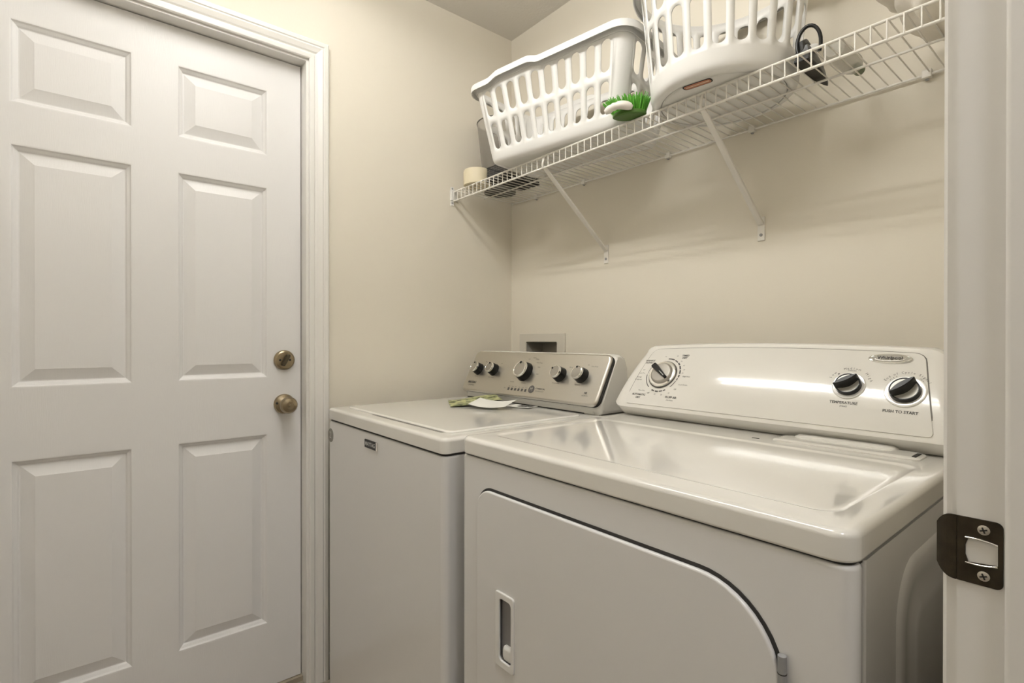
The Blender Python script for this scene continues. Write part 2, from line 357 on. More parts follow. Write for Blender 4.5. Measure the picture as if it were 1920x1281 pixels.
# front badge and logo
def wfront(u, v, h=.001): return Vector((u, WYF-h, v))
bd = plate('badge', [rrect(.368, .446, .8405, .8635, .002)], .003, BLACKP, wa, frame((0, WYF, 0), (1, 0, 0), (0, 0, 1), (0, -1, 0)), bevel=.0008)
box('badge_edge', (.440, WYF-.0033, .8405), (.4485, WYF, .8635), CHROME, wa, bevel=.0008)
lettering('MAYTAG', .0155, lambda u, v: wfront(u, v, .0035), INKL, bd, u0=.4045, v0=.852, bold=.0003, xs=1.0)
lg = lathe('energy_logo', [(.0215, .0002), (.0215, .001), (.001, .001)], M('logo_grey', (.20, .19, .17), .5), wa, frame((.1065, WYF, .836), (1, 0, 0), (0, 0, 1), (0, -1, 0)), 30, cap0=False)
lettering('2', .030, lambda u, v: wfront(u, v, .0015), INKL, lg, u0=.1065, v0=.8365)

# ================================================================== DRYER
DX0, DX1, DYF, DYB, DZT, DZL = .822, 1.558, -.818, -.105, .935, .899
dr = thing('clothes_dryer', 'white front-load dryer with curved white console and three dials', 'dryer', (1.19, -.46, 0))
loft('front_panel', [ring3(DX0, DX1, DYF, -.7785, .018, i, z) for i, z in ((.003, .03), (0, .033), (0, .892), (.002, .8955), (.005, .897))], ENAM, dr)
loft('cabinet', [[(x, y, z) for x, y in rrect(DX0+.002, DX1-.002, -.7765, DYB, .003)] for z in (.032, .8955)], ENAM, dr)
loft('seam', [ring3(DX0, DX1, DYF, DYB, .020, .005, z) for z in (.893, .903)], DARK, dr)
def trg(i, z): return ring3(DX0-.0005, DX1+.0005, DYF-.003, DYB, .026, i, z, 8)
def inner(x0, x1, y0, y1, r, z): return [(x, y, z) for x, y in rrect(x0, x1, y0, y1, r, 8)]
loft('top', [trg(.004, .8995), trg(.0005, .9015), trg(0, .904), trg(0, .9262), trg(.0008, .9296), trg(.0030, .9326), trg(.0062, .9345), trg(.0100, .9352), trg(.020, .9352),
             inner(.856, 1.524, -.765, -.395, .03, .9352), inner(.860, 1.520, -.761, -.399, .028, .9342), inner(.866, 1.514, -.755, -.405, .025, .9330), inner(.872, 1.508, -.749, -.411, .022, .9328)], ENAMTOP, dr, angle=50)
ll = loft('lint_lid', [[(x, y, z) for x, y in rrect(1.268+i, 1.512-i, -.362+i, -.30-i*.3, .012, 5)] for i, z in ((0, .935), (0, .9375), (.003, .9395), (.010, .9405))], ENAMTOP, dr)
loft('lint_lid_grip', [[(x, y, z) for x, y in rrect(1.292+i, 1.468-i, -.325+i, -.262-i*.2, .02, 6)] for i, z in ((0, .939), (.002, .9425), (.008, .9455), (.018, .9465))], ENAMTOP, ll)
box('lid_slot', (1.500, -.352, .9370), (1.5060, -.316, .9413), DARK, ll)
box('lid_slot', (1.232, -.366, .9345), (1.246, -.362, .9358), DARK, ll)
for x in (.87, 1.51):
    for y in (-.76, -.16): lathe('foot', [(.02, 0), (.02, .012), (.012, .014), (.012, .033)], BLACKP, dr, Matrix.Translation((x, y, 0)), 14)
# side embossing
def sring(ins, x, y0=-.665, y1=-.14, z0=.10, z1=.855, r=.075): return [(x, a, b_) for a, b_ in rrect(y0+ins, y1-ins, z0+ins, z1-ins, max(r-ins*.6, .02), 8)]
loft('side_panel', [sring(0, 1.5555), sring(.004, 1.5582), sring(.012, 1.5600), sring(.030, 1.5600), sring(.040, 1.5570), sring(.062, 1.5570), sring(.072, 1.5600), sring(.085, 1.5606)], ENAM, dr, cap0=False, angle=60)
# front door
DM = frame((0, DYF, 0), (1, 0, 0), (0, 0, 1), (0, -1, 0))
dloop = rrect(.890, 1.4855, .24, .8405, (.09, .105, .042, .05), 12)
gloop = rrect(.8865, 1.4895, .236, .8450, (.093, .109, .045, .054), 12)
plate('door_gap', [gloop], .0012, DARK, dr, DM)
pk = rrect(.9675, 1.0045, .5290, .6480, .006, 4)
dd = plate('door', [dloop, pk], .0085, ENAM, dr, DM, bevel=.0032, segs=3)
hf = plate('handle', [rrect(.957, 1.0115, .516, .659, .006, 4), rrect(.9690, 1.0035, .5305, .6465, .007, 4)], .0045, PLASTMAT, dd, DM @ Matrix.Translation((0, 0, .0075)), bevel=.0018)
P0 = [(x, z) for x, z in pk]
loft('handle_pocket', [[(x, DYF-.0085, z) for x, z in P0], [(x, DYF-.0020, z) for x, z in P0]], M('pocket_grey', (.26, .25, .25), .6), dd, cap0=False, smooth=False)
loft('finger_pad', [[(.986+(x-.986)*k, DYF-y, .545+(z-.545)*k) for x, z in rrect(.976, 1.001, .531, .560, .008, 4)] for y, k in ((.0025, 1), (.006, 1), (.009, .8), (.010, .5))], PLASTMAT, dd)
for z0 in (.715, .32):
    hg = tube('hinge', [(1.4875, DYF-.006, z0), (1.4875, DYF-.006, z0+.062)], .0048, GREYP, dr, 12)
    for zz in (.02, .041): tube('hinge_joint', [(1.4875, DYF-.006, z0+zz), (1.4875, DYF-.006, z0+zz+.0012)], .0051, DARK, hg, 12)
# console: curved housing with a tapered outline
CB = Vector((0, -.312, .966)); CT = Vector((0, -.2115, 1.113)); CL = (CT-CB).length
CTn = (CT-CB)/CL; CN = Vector((0, -CTn.z, CTn.y)); BULGE = .008
def arch(x): return .010*(1-((x-1.19)/.34)**2)
def dmap(x, m, h=.0022):
    s = m/CL; k = arch(x)*max(s, 0)
    slope = BULGE*4*(1-2*s)/CL
    n = (CN-CTn*slope).normalized()
    return Vector((x, 0, 0))+CB+CTn*m+CN*(BULGE*4*s*(1-s))+Vector((0, 0, k))+n*h
def dframe(x, m, h=.0):
    p = dmap(x, m, h); t = (dmap(x, m+.001, h)-dmap(x, m-.001, h)).normalized(); n = Vector((0, -t.z, t.y)); return frame(p, (1, 0, 0), t, n)
NS = 14; rings = []
us = [0, .012, .03] + [.03+.94*i/16 for i in range(1, 16)] + [.97, .988, 1]
for u in us:
    e = 1-.10*max(0, (1-min(u, 1-u)/.03))**2
    ring = []
    base_mid = Vector((0, -.21, 1.02))
    pts = [(-.275, .9365, 0), (-.285, .9365, 0), (-.300, .9490, .01), (-.3135, .9605, .03)]
    for y, z, s in pts:
        ring.append((s, Vector((0, y, z))))
    for k in range(NS+1):
        s = -.01+1.0*k/NS; p = CB+CTn*(s*CL)+CN*(BULGE*4*s*(1-s)); ring.append((max(s, 0), p))
    for y, z, s in ((-.208, 1.1195, 1), (-.196, 1.1225, 1), (-.17, 1.1225, 1), (-.135, 1.118, 1), (-.125, 1.10, .9), (-.115, .9365, 0)):
        ring.append((s, Vector((0, y, z))))
    out = []
    for s, p in ring:
        xl = .822+.040*s; xr = 1.558-.040*s; x = xl+(xr-xl)*u
        q = p.copy(); q.z += arch(x)*s
        q = base_mid+(q-base_mid)*e if e < 1 else q
        q.z = max(q.z, .9365); out.append((x, q.y, q.z))
    rings.append(out)
con = loft('console_housing', rings, PLAST, dr, angle=28)
def fascia(name, dl, h, mat, m0, m1, rr):
    V = []; Fc = []; nx, nm = 48, 16
    def clampx(u, m):
        s = m/CL; xl = .858+.033*s-dl; xr = 1.522-.033*s+dl
        ins = 0                                           # rounded corners
        for e_, top in ((m-m0, 0), (m1-m, 1)):
            if top and e_ < rr: ins = max(ins, rr-math.sqrt(max(rr*rr-(rr-e_)**2, 0)))
            if not top and e_ < rr*.5: r5 = rr*.5; ins = max(ins, r5-math.sqrt(max(r5*r5-(r5-e_)**2, 0)))
        return xl+ins+(xr-xl-2*ins)*u
    ms = [m0+(m1-m0)*(1-math.cos(math.pi*j/nm))/2 for j in range(nm+1)]
    for m in ms:
        for i in range(nx+1): V.append(dmap(clampx(i/nx, m), m, h))
    n0 = len(V)
    for m in ms:
        for i in range(nx+1): V.append(dmap(clampx(i/nx, m), m, -.002))
    W_ = nx+1
    for j in range(nm):
        for i in range(nx): a = j*W_+i; Fc.append((a, a+1, a+W_+1, a+W_))
    loop = [i for i in range(W_)]+[j*W_+nx for j in range(1, nm+1)]+[nm*W_+i for i in range(nx-1, -1, -1)]+[j*W_ for j in range(nm-1, 0, -1)]
    for k in range(len(loop)): a, b_ = loop[k], loop[(k+1) % len(loop)]; Fc.append((a, b_, n0+b_, n0+a))
    return obj(name, V, Fc, mat, dr, True, 50)
fascia('console_gap_shade', .0022, .0006, M('gap_shade', (.16, .15, .13), .5), .030, CL-.0018, .018)  # dark sheet painting the shaded groove round the dryer fascia
dfa = fascia('console_fascia', 0, .0018, M('fascia_plastic', (.80, .78, .73), .11, coat=.5), .004, CL-.004, .016)
def dtext(s, x, m, size, mat=INK, xs=1.0, bold=0.0, rot=0.0): return lettering(s, size, lambda u, v: dmap(u, v), mat, dfa, u0=x, v0=m, xs=xs, bold=bold, rot=rot)
def ring_arc(name, x, m, r0, r1, a0, a1, mat, h=.0022):
    n = max(3, int(abs(a1-a0)/5)); V = []; Fc = []
    for i in range(n+1):
        a = rad(a0+(a1-a0)*i/n)
        for r in (r0, r1): V.append(dmap(x+r*math.cos(a), m+r*math.sin(a), h))
    for i in range(n): Fc.append((2*i, 2*i+1, 2*i+3, 2*i+2))
    return obj(name, V, Fc, mat, dfa)
# timer dial
TX, TM = .950, .0905
TF = dframe(TX, TM, .0018)
tk = lathe('timer_dial', [(.0385, 0), (.0385, .004), (.0365, .0058), (.0315, .0062), (.030, .0060)], CHROME, dr, TF, 40)
lathe('dial_groove', [(.0405, 0), (.0405, .0012), (.0385, .0012)], INK, tk, TF, 40)
lathe('dial_skirt', [(.0305, .0058), (.0295, .010), (.0270, .0125), (.0240, .0132), (.001, .0132)], M('dial_grey', (.40, .38, .34), .38, metal=.5), tk, TF, 36, cap0=False)
TR = TF @ Matrix.Rotation(rad(-36), 4, 'Z')
loft('pointer', [[(x, y*k, z) for x, y in ((-.0290, -.0072), (.0265, -.0034), (.0285, 0), (.0265, .0034), (-.0290, .0072))] for z, k in ((.0128, 1.15), (.021, 1), (.0235, .7))], BLACKP, tk, Mx=TR @ Matrix.Rotation(0, 4, 'Z'), smooth=False)
loft('pointer_line', [[(x, y, z) for x, y in ((.004, -.0007), (.024, -.0007), (.024, .0007), (.004, .0007))] for z in (.0232, .0240)], INKL, tk, Mx=TR, smooth=False)
for a0, a1, w_ in ((92, 68, .0034), (65, 50, .003), (47, 36, .004), (33, 20, .004), (17, 4, .004), (1, -8, .004), (-11, -18, .003), (-21, -46, .002), (-62, -70, .003), (-72, -84, .003), (-87, -98, .0036), (-101, -112, .0036), (-128, -178, .0022), (-181, -215, .0012)):
    ring_arc('dial_mark', TX, TM, .0465, .0465+w_, a0, a1, INK)
for s, x, m, z, bo in (('TIMED', .995, .1490, .0072, .00025), ('DRY', .995, .1415, .0072, .00025), ('WRINKLE', .894, .1335, .0068, .0002), ('GUARD', .894, .1265, .0068, .0002), ('AUTOMATIC', .897, .0300, .0072, .00025), ('DRY', .897, .0220, .0072, .00025), ('FLUFF AIR', .995, .0290, .0072, .00025), ('(No Heat)', .993, .0215, .0046, 0)):
    dtext(s, x, m, z, bold=bo)
for s, x, m, z in (('Off', .886, .103, .0052), ('Less Dry', .884, .0930, .0052), ('Energy', .880, .0810, .0056), ('Preferred', .880, .0730, .0056), ('More Dry', .902, .0420, .0050), ('Off', .925, .0360, .005), ('High Heat', 1.020, .0870, .0052), ('Cool Down', 1.018, .0640, .0052), ('Off', 1.000, .0510, .005), ('60', .972, .148, .0052), ('50', .990, .131, .0050), ('40', 1.002, .118, .0050), ('30', 1.007, .106, .005), ('20', 1.006, .096, .005), ('10', .985, .040, .005), ('20', .965, .034, .005), ('30', .945, .034, .005), ('70', .937, .146, .005)):
    dtext(s, x, m, z)
def dknob(x, m, rb, rk, rot, nm):
    KF = dframe(x, m, .0018)
    k = lathe(nm, [(rb, 0), (rb*.99, .0016), (rb*.93, .0026), (rb*.80, .0022), (rk*.9, .0012)], M('highlit_bezel', (.90, .89, .86), .16, metal=.25), dr, KF, 40)  # tube highlight on the bezel is put into its pale colour
    lathe('barrel', [(rk*1.05, .001), (rk*1.02, .004), (rk, .0100), (rk*.96, .0112), (rk*.90, .0112), (rk*.88, .0098)], BLACKP, k, KF, 32, cap0=False, cap1=False)
    lathe('inlay', [(rk*.88, .0098), (rk*.70, .0094), (rk*.30, .0075), (.001, .0070)], M('silver_inlay', (.62, .60, .55), .32, metal=.4), k, KF, 32, cap0=False)
    MR = KF @ Matrix.Rotation(rad(rot), 4, 'Z')
    def lens(a, bb, z): 
        out = []
        for i in range(24):
            t = 2*math.pi*i/24; cx = math.cos(t); sy = math.sin(t)
            out.append((a*cx, bb*sy*abs(sy)**.25*(1-.35*abs(cx)**3), z))
        return out
    loft('grip', [lens(rk*1.0, rk*.30, .006), lens(rk*1.0, rk*.26, .018), lens(rk*.99, rk*.24, .0265), lens(rk*.94, rk*.17, .0285)], BLACKP, k, Mx=MR)
    return k
dknob(1.379, .0895, .0295, .0225, 33, 'temperature_dial')
dknob(1.4715, .0865, .0330, .0240, 45, 'start_dial')
dtext('TEMPERATURE', 1.376, .0525, .0074, bold=.0002); dtext('(Heat)', 1.377, .0455, .005)
dtext('PUSH TO START', 1.469, .0445, .0074, bold=.0002)
lettering_arc('Medium', .0068, lambda u, v: dmap(u, v), INK, dfa, 1.379, .0905, .038, 90, 8)
dtext('Delicate', 1.379, .1235, .0045)
lettering_arc('Low', .0068, lambda u, v: dmap(u, v), INK, dfa, 1.379, .0905, .038, 148, 9)
lettering_arc('High', .0072, lambda u, v: dmap(u, v), INK, dfa, 1.379, .0905, .038, 32, 9)
ring_arc('dial_mark', 1.379, .0905, .031, .0335, 130, 136, INK)
lettering_arc('End of Cycle Signal', .0066, lambda u, v: dmap(u, v), INK, dfa, 1.4715, .0875, .0395, 90, 6.6)
lettering_arc('Off', .0062, lambda u, v: dmap(u, v), INK, dfa, 1.4715, .0875, .0325, 130, 9)
lettering_arc('On', .0062, lambda u, v: dmap(u, v), INK, dfa, 1.4715, .0875, .0325, 48, 9)
EF = dframe(1.437, .1560, .0016)
em = loft('emblem', [[(.0365*k*math.cos(2*math.pi*i/40), .0120*k*math.sin(2*math.pi*i/40), z) for i in range(40)] for k, z in ((1, 0), (1, .0012), (.96, .0030), (.90, .0034), (.86, .0028))], CHROME, dr, Mx=EF)
lettering('Whirlpool', .0100, lambda u, v: EF @ Vector((u, v+.001, .0038)), INK, em, bold=.0002)
tube('emblem_swirl', [EF @ Vector((.026*math.cos(a), .007*math.sin(a), .0034)) for a in [rad(200+14*i) for i in range(12)]], .0005, SATIN, em, 5)

# ================================================================== WASHER OUTLET BOX
ob = thing('washer_outlet_box', 'grey-white recessed plumbing outlet box in the wall behind the washer', 'outlet box', (.196, 0, .94))
OBM = frame((0, 0, 0), (1, 0, 0), (0, 0, 1), (0, -1, 0))
plate('frame', [rrect(.061, .331, .915, 1.166, .004, 3), rrect(OB[0]+.001, OB[1]-.001, OB[2]+.001, OB[3]-.001, .004, 3)], .006, M('box_plastic', (.66, .62, .54), .5), ob, OBM, bevel=.0015)
BI = M('box_inside', (.34, .32, .28), .6)
loft('recess', [[(x, -.003, z) for x, z in rrect(OB[0]+.002, OB[1]-.002, OB[2]+.002, OB[3]-.002, .003, 2)], [(x, .085, z) for x, z in rrect(OB[0]+.006, OB[1]-.006, OB[2]+.006, OB[3]-.006, .003, 2)]], BI, ob, cap0=False, smooth=False)
for x in (.16, .23):
    v_ = tube('valve', [(x, .060, .965), (x, .060, 1.03)], .010, SATIN, ob, 12)
    box('valve_lever', (x-.006, .03, 1.03), (x+.006, .066, 1.038), M('valve_grey', (.25, .24, .22), .5), v_, bevel=.002)

# ================================================================== WIRE SHELF
SZ = 1.728; SYF = -.305
sh = thing('wire_shelf', 'long white vinyl-coated wire shelf holding the laundry baskets', 'shelf', (.82, 0, SZ))
SX0, SX1 = .012, XR-.006
for nm, y, z, r in (('front_rail', SYF, SZ-.0025, .0032), ('lip_rail', SYF-.001, SZ-.0395, .0032), ('middle_rail', -.155, SZ-.0045, .0028), ('back_rail', -.008, SZ-.0045, .0030)):
    tube(nm, [(SX0, y, z), (SX1, y, z)], r, WIRE, sh, 8)
wv, wf = tube_geo([(0, -.006, SZ), (0, SYF+.002, SZ), (0, SYF-.0025, SZ-.003), (0, SYF-.0035, SZ-.008), (0, SYF-.0035, SZ-.041)], .0016, 6)
wm = None; nw = 0
x = 1.4516 % .0256
while x < SX1-.004:
    if x > SX0+.004:
        if wm is None:
            o = obj('shelf_wire', wv, wf, WIRE, None, True, 70); wm = o.data
        else:
            o = bpy.data.objects.new('shelf_wire', wm); COL.objects.link(o)
        o.parent = sh; o.location = Vector((x, 0, 0))-Vector(sh.location)
    x += .0256
for xb in (.533, 1.082):
    a = Vector((xb, SYF-.001, SZ-.036)); c = Vector((xb, -.004, 1.458))
    d = (c-a).normalized(); n = Vector((1, 0, 0)); m_ = d.cross(n)
    rings = []
    for t, wx, wy in ((0, .006, .003), (.06, .007, .004), (.5, .0075, .0055), (.93, .0075, .0055), (1.0, .008, .004)):
        p = a.lerp(c, t); rings.append([p+n*wx*sx+m_*wy*sy for sx, sy in ((-1, -.6), (-.6, -1), (.6, -1), (1, -.6), (1, .6), (.6, 1), (-.6, 1), (-1, .6))])
    br = loft('brace', rings, WIRE, sh, angle=50)
    box('brace_foot', (xb-.010, -.0035, 1.412), (xb+.010, 0, 1.478), WIRE, br, bevel=.0015)
    lathe('screw', [(.0045, .003), (.004, .0055), (.001, .006)], GREYP, br, frame((xb, 0, 1.428), (1, 0, 0), (0, 0, 1), (0, -1, 0)), 12)
    tube('brace_hook', [a+Vector((0, 0, -.004)), a+Vector((0, -.006, .002)), a+Vector((0, -.005, .012)), a+Vector((0, .004, .032))], .0035, WIRE, br, 8)
for xc in (.169, .430, .790, 1.059, 1.447):
    c_ = box('wall_clip', (xc-.009, -.014, SZ-.012), (xc+.009, -.0005, SZ+.006), WIRE, sh, bevel=.002)
    lathe('screw', [(.004, 0), (.0035, .002), (.001, .0025)], GREYP, c_, frame((xc, -.006, SZ-.014), (1, 0, 0), (0, 1, 0), (0, 0, -1)), 10)
eb = box('end_bracket', (0, -.317, SZ-.036), (.011, -.284, SZ+.006), PLASTMAT, sh, bevel=.002)
for zz in (SZ+.011, SZ-.046): lathe('screw', [(.0045, 0), (.004, .003), (.001, .0035)], GREYP, eb, frame((.001, -.307, zz), (0, 1, 0), (0, 0, 1), (1, 0, 0)), 10)
box('end_bracket_tab', (0, -.314, SZ-.055), (.004, -.300, SZ+.018), PLASTMAT, eb, bevel=.001)
DECK = SZ+.0018

# ================================================================== LAUNDRY BASKETS
def hole_cells(cells, rows, pos, hw, NQ=5):
    """cells: list of (s0,s1); rows: list of (t0,t1,h0,h1). Returns verts, faces with slot-shaped holes."""
    V = []; Fc = []
    for (s0, s1) in cells:
        for (t0, t1, h0, h1) in rows:
            sc, w2 = (s0+s1)/2, hw; r = w2; loop = []
            for (cy, a0) in ((h1-r, 0), (h0+r, 180)):
                for i in range(2*NQ+1): a = rad(a0+180*i/(2*NQ)); loop.append((sc+r*math.cos(a), cy+r*math.sin(a)))
            n = len(loop); out = []
            for i, (s, t) in enumerate(loop):
                k = i % (2*NQ+1); top = i < 2*NQ+1; f = k/(2*NQ)
                if top: q = (s1, h1-r) if k == 0 else (s0, h1-r) if k == 2*NQ else None
                else: q = (s0, h0+r) if k == 0 else (s1, h0+r) if k == 2*NQ else None
                if q is None:
                    tt = t1 if top else t0; g = (f-.1)/.8; g = min(max((k-1)/(2*NQ-2), 0), 1)
                    q = ((s1+(s0-s1)*g) if top else (s0+(s1-s0)*g), tt)
                out.append(q)
            b_ = len(V); V += [pos(*p) for p in loop]+[pos(*p) for p in out]
            for i in range(n): j = (i+1) % n; Fc.append((b_+i, b_+j, b_+n+j, b_+n+i))
    return V, Fc
def strip(sl, tl, pos):
    V = [pos(s, t) for t in tl for s in sl]; n = len(sl); Fc = []
    for j in range(len(tl)-1):
        for i in range(n-1): Fc.append((j*n+i, j*n+i+1, (j+1)*n+i+1, (j+1)*n+i))
    return V, Fc
def merge(*geo):
    V = []; Fc = []
    for v, f in geo: b_ = len(V); V += v; Fc += [tuple(i+b_ for i in q) for q in f]
    return V, Fc
def basket(root, pos, cells, plain, rows, tbands, hw, Mx, rim_loop, rim_prof, under, rim_dz, thick=.0024):
    geo = [hole_cells(cells, rows, pos, hw)]
    for (s0, s1) in cells:
        sl = [s0+(s1-s0)*i/8 for i in range(9)]
        for t0, t1 in tbands: geo.append(strip(sl, [t0, t1], pos))
    parts = [(s0, [s0+(s1-s0)*i/8 for i in range(9)]) for s0, s1 in cells]
    for (s0, s1) in plain:
        n = max(2, int((s1-s0)/.008)); sl = [s0+(s1-s0)*i/n for i in range(n+1)]
        geo.append(strip(sl, [tbands[0][0], tbands[0][1], rows[0][0], rows[0][1], rows[-1][1], tbands[-1][1]], pos)); parts.append((s0, sl))
    parts.sort(key=lambda p: p[0]); sl = []
    for _, q in parts: sl += q[:-1]
    cols = [under(s) for s in sl]; m_ = len(cols[0]); nn = len(cols)
    uv = [p for c in cols for p in c]
    uf = [(i*m_+j, ((i+1) % nn)*m_+j, ((i+1) % nn)*m_+j+1, i*m_+j+1) for i in range(nn) for j in range(m_-1)]
    geo.append((uv, uf))
    V, Fc = merge(*geo)
    wall = obj('body', [Mx @ Vector(v) for v in V], Fc, BASKM, root, True, 60)
    bm = bmesh.new(); bm.from_mesh(wall.data); bmesh.ops.remove_doubles(bm, verts=bm.verts, dist=.0004); bmesh.ops.recalc_face_normals(bm, faces=bm.faces); bm.to_mesh(wall.data); bm.free()
    wall.data.shade_smooth(); wall.data.set_sharp_from_angle(angle=rad(60))
    md = wall.modifiers.new('thickness', 'SOLIDIFY'); md.thickness = thick; md.offset = 0
    bv = [Mx @ Vector(c[-1]) for c in cols]
    bo = obj('bottom', bv, [tuple(range(nn))], BASKM, root)
    md = bo.modifiers.new('thickness', 'SOLIDIFY'); md.thickness = thick; md.offset = 0
    rings = []
    n = len(rim_loop); 
    rr = [[] for _ in rim_prof]
    V = []; Fc = []; m = len(rim_prof)
    for (p, nrm, k) in rim_loop:
        dz = rim_dz(p)
        for o_, z in rim_prof: V.append(Mx @ (Vector(p)+Vector(nrm)*o_+Vector((0, 0, z+dz))))
    for i in range(n):
        j = (i+1) % n
        for a in range(m): b_ = (a+1) % m; Fc.append((i*m+a, i*m+b_, j*m+b_, j*m+a))
    obj('rim', V, Fc, BASKM, root, True, 55)
    return wall
RIMP = [(-.0012, -.020), (-.0012, .000), (.002, .004), (.012, .005), (.019, .003), (.021, -.002), (.021, -.017), (.0185, -.017), (.0180, -.003), (.006, -.0015), (.0018, -.004), (.0018, -.020)]
# --- rectangular basket
BL, BW, BR, BFL, BH = .505, .228, .030, .19, .250
SA, SB = .70, 1.65                     # widening of length and depth with height
hx, hy = BL/2, BW/2
segs_ = []      # perimeter pieces: (length, fn(local s) -> (x,y,nx,ny))
def perim(s):
    P = [BL-2*BR, math.pi*BR/2, BW-2*BR, math.pi*BR/2, BL-2*BR, math.pi*BR/2, BW-2*BR, math.pi*BR/2]
    tot = sum(P); s = s % tot; k = 0
    while s > P[k]+1e-9: s -= P[k]; k += 1
    if k == 0: return (-hx+BR+s, -hy, 0, -1)
    if k == 2: return (hx, -hy+BR+s, 1, 0)
    if k == 4: return (hx-BR-s, hy, 0, 1)
    if k == 6: return (-hx, hy-BR-s, -1, 0)
    cx, cy, a0 = {1: (hx-BR, -hy+BR, -90), 3: (hx-BR, hy-BR, 0), 5: (-hx+BR, hy-BR, 90), 7: (-hx+BR, -hy+BR, 180)}[k]
    a = rad(a0)+s/BR; return (cx+BR*math.cos(a), cy+BR*math.sin(a), math.cos(a), math.sin(a))
def pos1(s, t):
    x, y, nx, ny = perim(s); return (x*(1+SA*t), y*(1+SB*t), t)
def perim_cells():
    L0, C, W0 = BL-2*BR, math.pi*BR/2, BW-2*BR; cells = []; plain = []; s = 0; plain_end = None; first = 0
    for Ls, nc, pitch in ((L0, 10, .0445), (W0, 4, .0415), (L0, 10, .0445), (W0, 4, .0415)):
        lo = s+(Ls-nc*pitch)/2
        if lo < s-1e-6: lo = s
        for i in range(nc): cells.append((lo+i*pitch, lo+(i+1)*pitch))
        if plain_end is not None: plain.append((plain_end, lo))
        else: first = lo
        plain_end = lo+nc*pitch
        s += Ls+C
    plain.append((plain_end, s+first))
    return cells, plain
cells1, plain1 = perim_cells()
B1 = Matrix.Translation((.566, -.219, DECK+.0056)) @ Matrix.Rotation(rad(7.6), 4, 'Z') @ Matrix.Rotation(rad(.9), 4, 'Y')
b1 = thing('laundry_basket', 'white rectangular slotted laundry basket with a wavy rim on the wire shelf', 'laundry basket', (.580, -.213, DECK), 'white laundry baskets on the shelf')
tot1 = 2*(BL-2*BR)+2*(BW-2*BR)+2*math.pi*BR
rl = []
for i in range(160):
    s = tot1*i/160; x, y, nx, ny = perim(s); rl.append((pos1(s, BH), (nx, ny, 0), i))
def smooth01(t): t = min(max(t, 0), 1); return t*t*(3-2*t)
def hump(p): return .013*smooth01((.11-abs(p[0]+.10))/.05) if abs(p[1]) > hy else 0.0
def under1(s):
    x, y, nx, ny = perim(s); p = pos1(s, .022)
    return [(p[0]-nx*i, p[1]-ny*i, z) for i, z in ((0, .022), (.0022, .013), (.006, .006), (.011, .002), (.017, .0002), (.022, 0), (.0235, .003), (.026, .004))]
basket(b1, pos1, cells1, plain1, [(.030, .1330, .040, .122), (.1330, .236, .145, .226)], [(.022, .030), (.236, BH)], .0130, B1, rl, RIMP, under1, hump)
# --- round bushel basket
NC = 24; R0 = .166; RF = .095; H2 = .300
def pos2(s, t):
    a = s; r = R0+RF*t; return (r*math.cos(a), r*math.sin(a), t)
cells2 = [(2*math.pi*i/NC, 2*math.pi*(i+1)/NC) for i in range(NC)]
def pos2u(s, t): return pos2(s/R0, t)
cells2u = [(a*R0, b_*R0) for a, b_ in cells2]
BX, BY = 1.084, -.218
B2 = Matrix.Translation((BX, BY, DECK+.0016)) @ Matrix.Rotation(rad(4), 4, 'Z')
b2 = thing('laundry_basket', 'white round slotted bushel basket overhanging the front of the shelf', 'laundry basket', (BX, BY, DECK), 'white laundry baskets on the shelf')
rl = []
for i in range(120):
    a = 2*math.pi*i/120; rl.append((pos2(a, H2), (math.cos(a), math.sin(a), 0), i))
def under2(s):
    a = s/R0
    return [((R0-i)*math.cos(a), (R0-i)*math.sin(a), z) for i, z in ((-RF*.024, .024), (-RF*.024+.0010, .016), (.001, .0085), (.006, .003), (.012, .0006), (.0185, 0), (.0195, .0002), (.0200, .0065), (.0232, .0065), (.0238, .0012), (.027, .0012))]
basket(b2, pos2u, cells2u, [], [(.045, .178, .055, .168), (.178, .285, .188, .276)], [(.024, .045), (.285, H2)], .0136, B2, rl, RIMP, under2, lambda p: 0.0)
SKM = B2 @ Matrix.Translation((.000, -.126, -.0002)) @ Matrix.Rotation(rad(8-4), 4, 'Z')
fl = frame((0, 0, 0), (1, 0, 0), (0, -1, 0), (0, 0, -1))
st = plate('sticker', [rrect(-.034, .034, -.011, .011, .008, 4)], .0006, BLACKP, b2, SKM @ fl)
plate('sticker_panel', [rrect(-.031, .031, -.0085, .0085, .006, 4)], .0004, M('sticker_red', (.50, .20, .12), .4), st, SKM @ fl @ Matrix.Translation((0, 0, .0006)))
box('sticker_band', (-.027, -.0016, .0010), (.027, .0022, .0012), M('sticker_tan', (.72, .55, .40), .4), st, Mx=SKM @ fl)

# ================================================================== ITEMS ON THE SHELF
# cream drum
cx, cy = .116, -.266
cn = thing('candle', 'short cream pillar candle at the wall end of the shelf', 'candle', (cx, cy, DECK))
lathe('wax', [(.046, .000), (.053, .003), (.054, .010), (.054, .052), (.051, .060), (.042, .063), (.010, .062)], M('cream_wax', (.74, .66, .48), .5), cn, Matrix.Translation((cx, cy, DECK)), 36)
tube('wick', [(cx, cy, DECK+.061), (cx+.001, cy, DECK+.067)], .001, DARK, cn, 6)
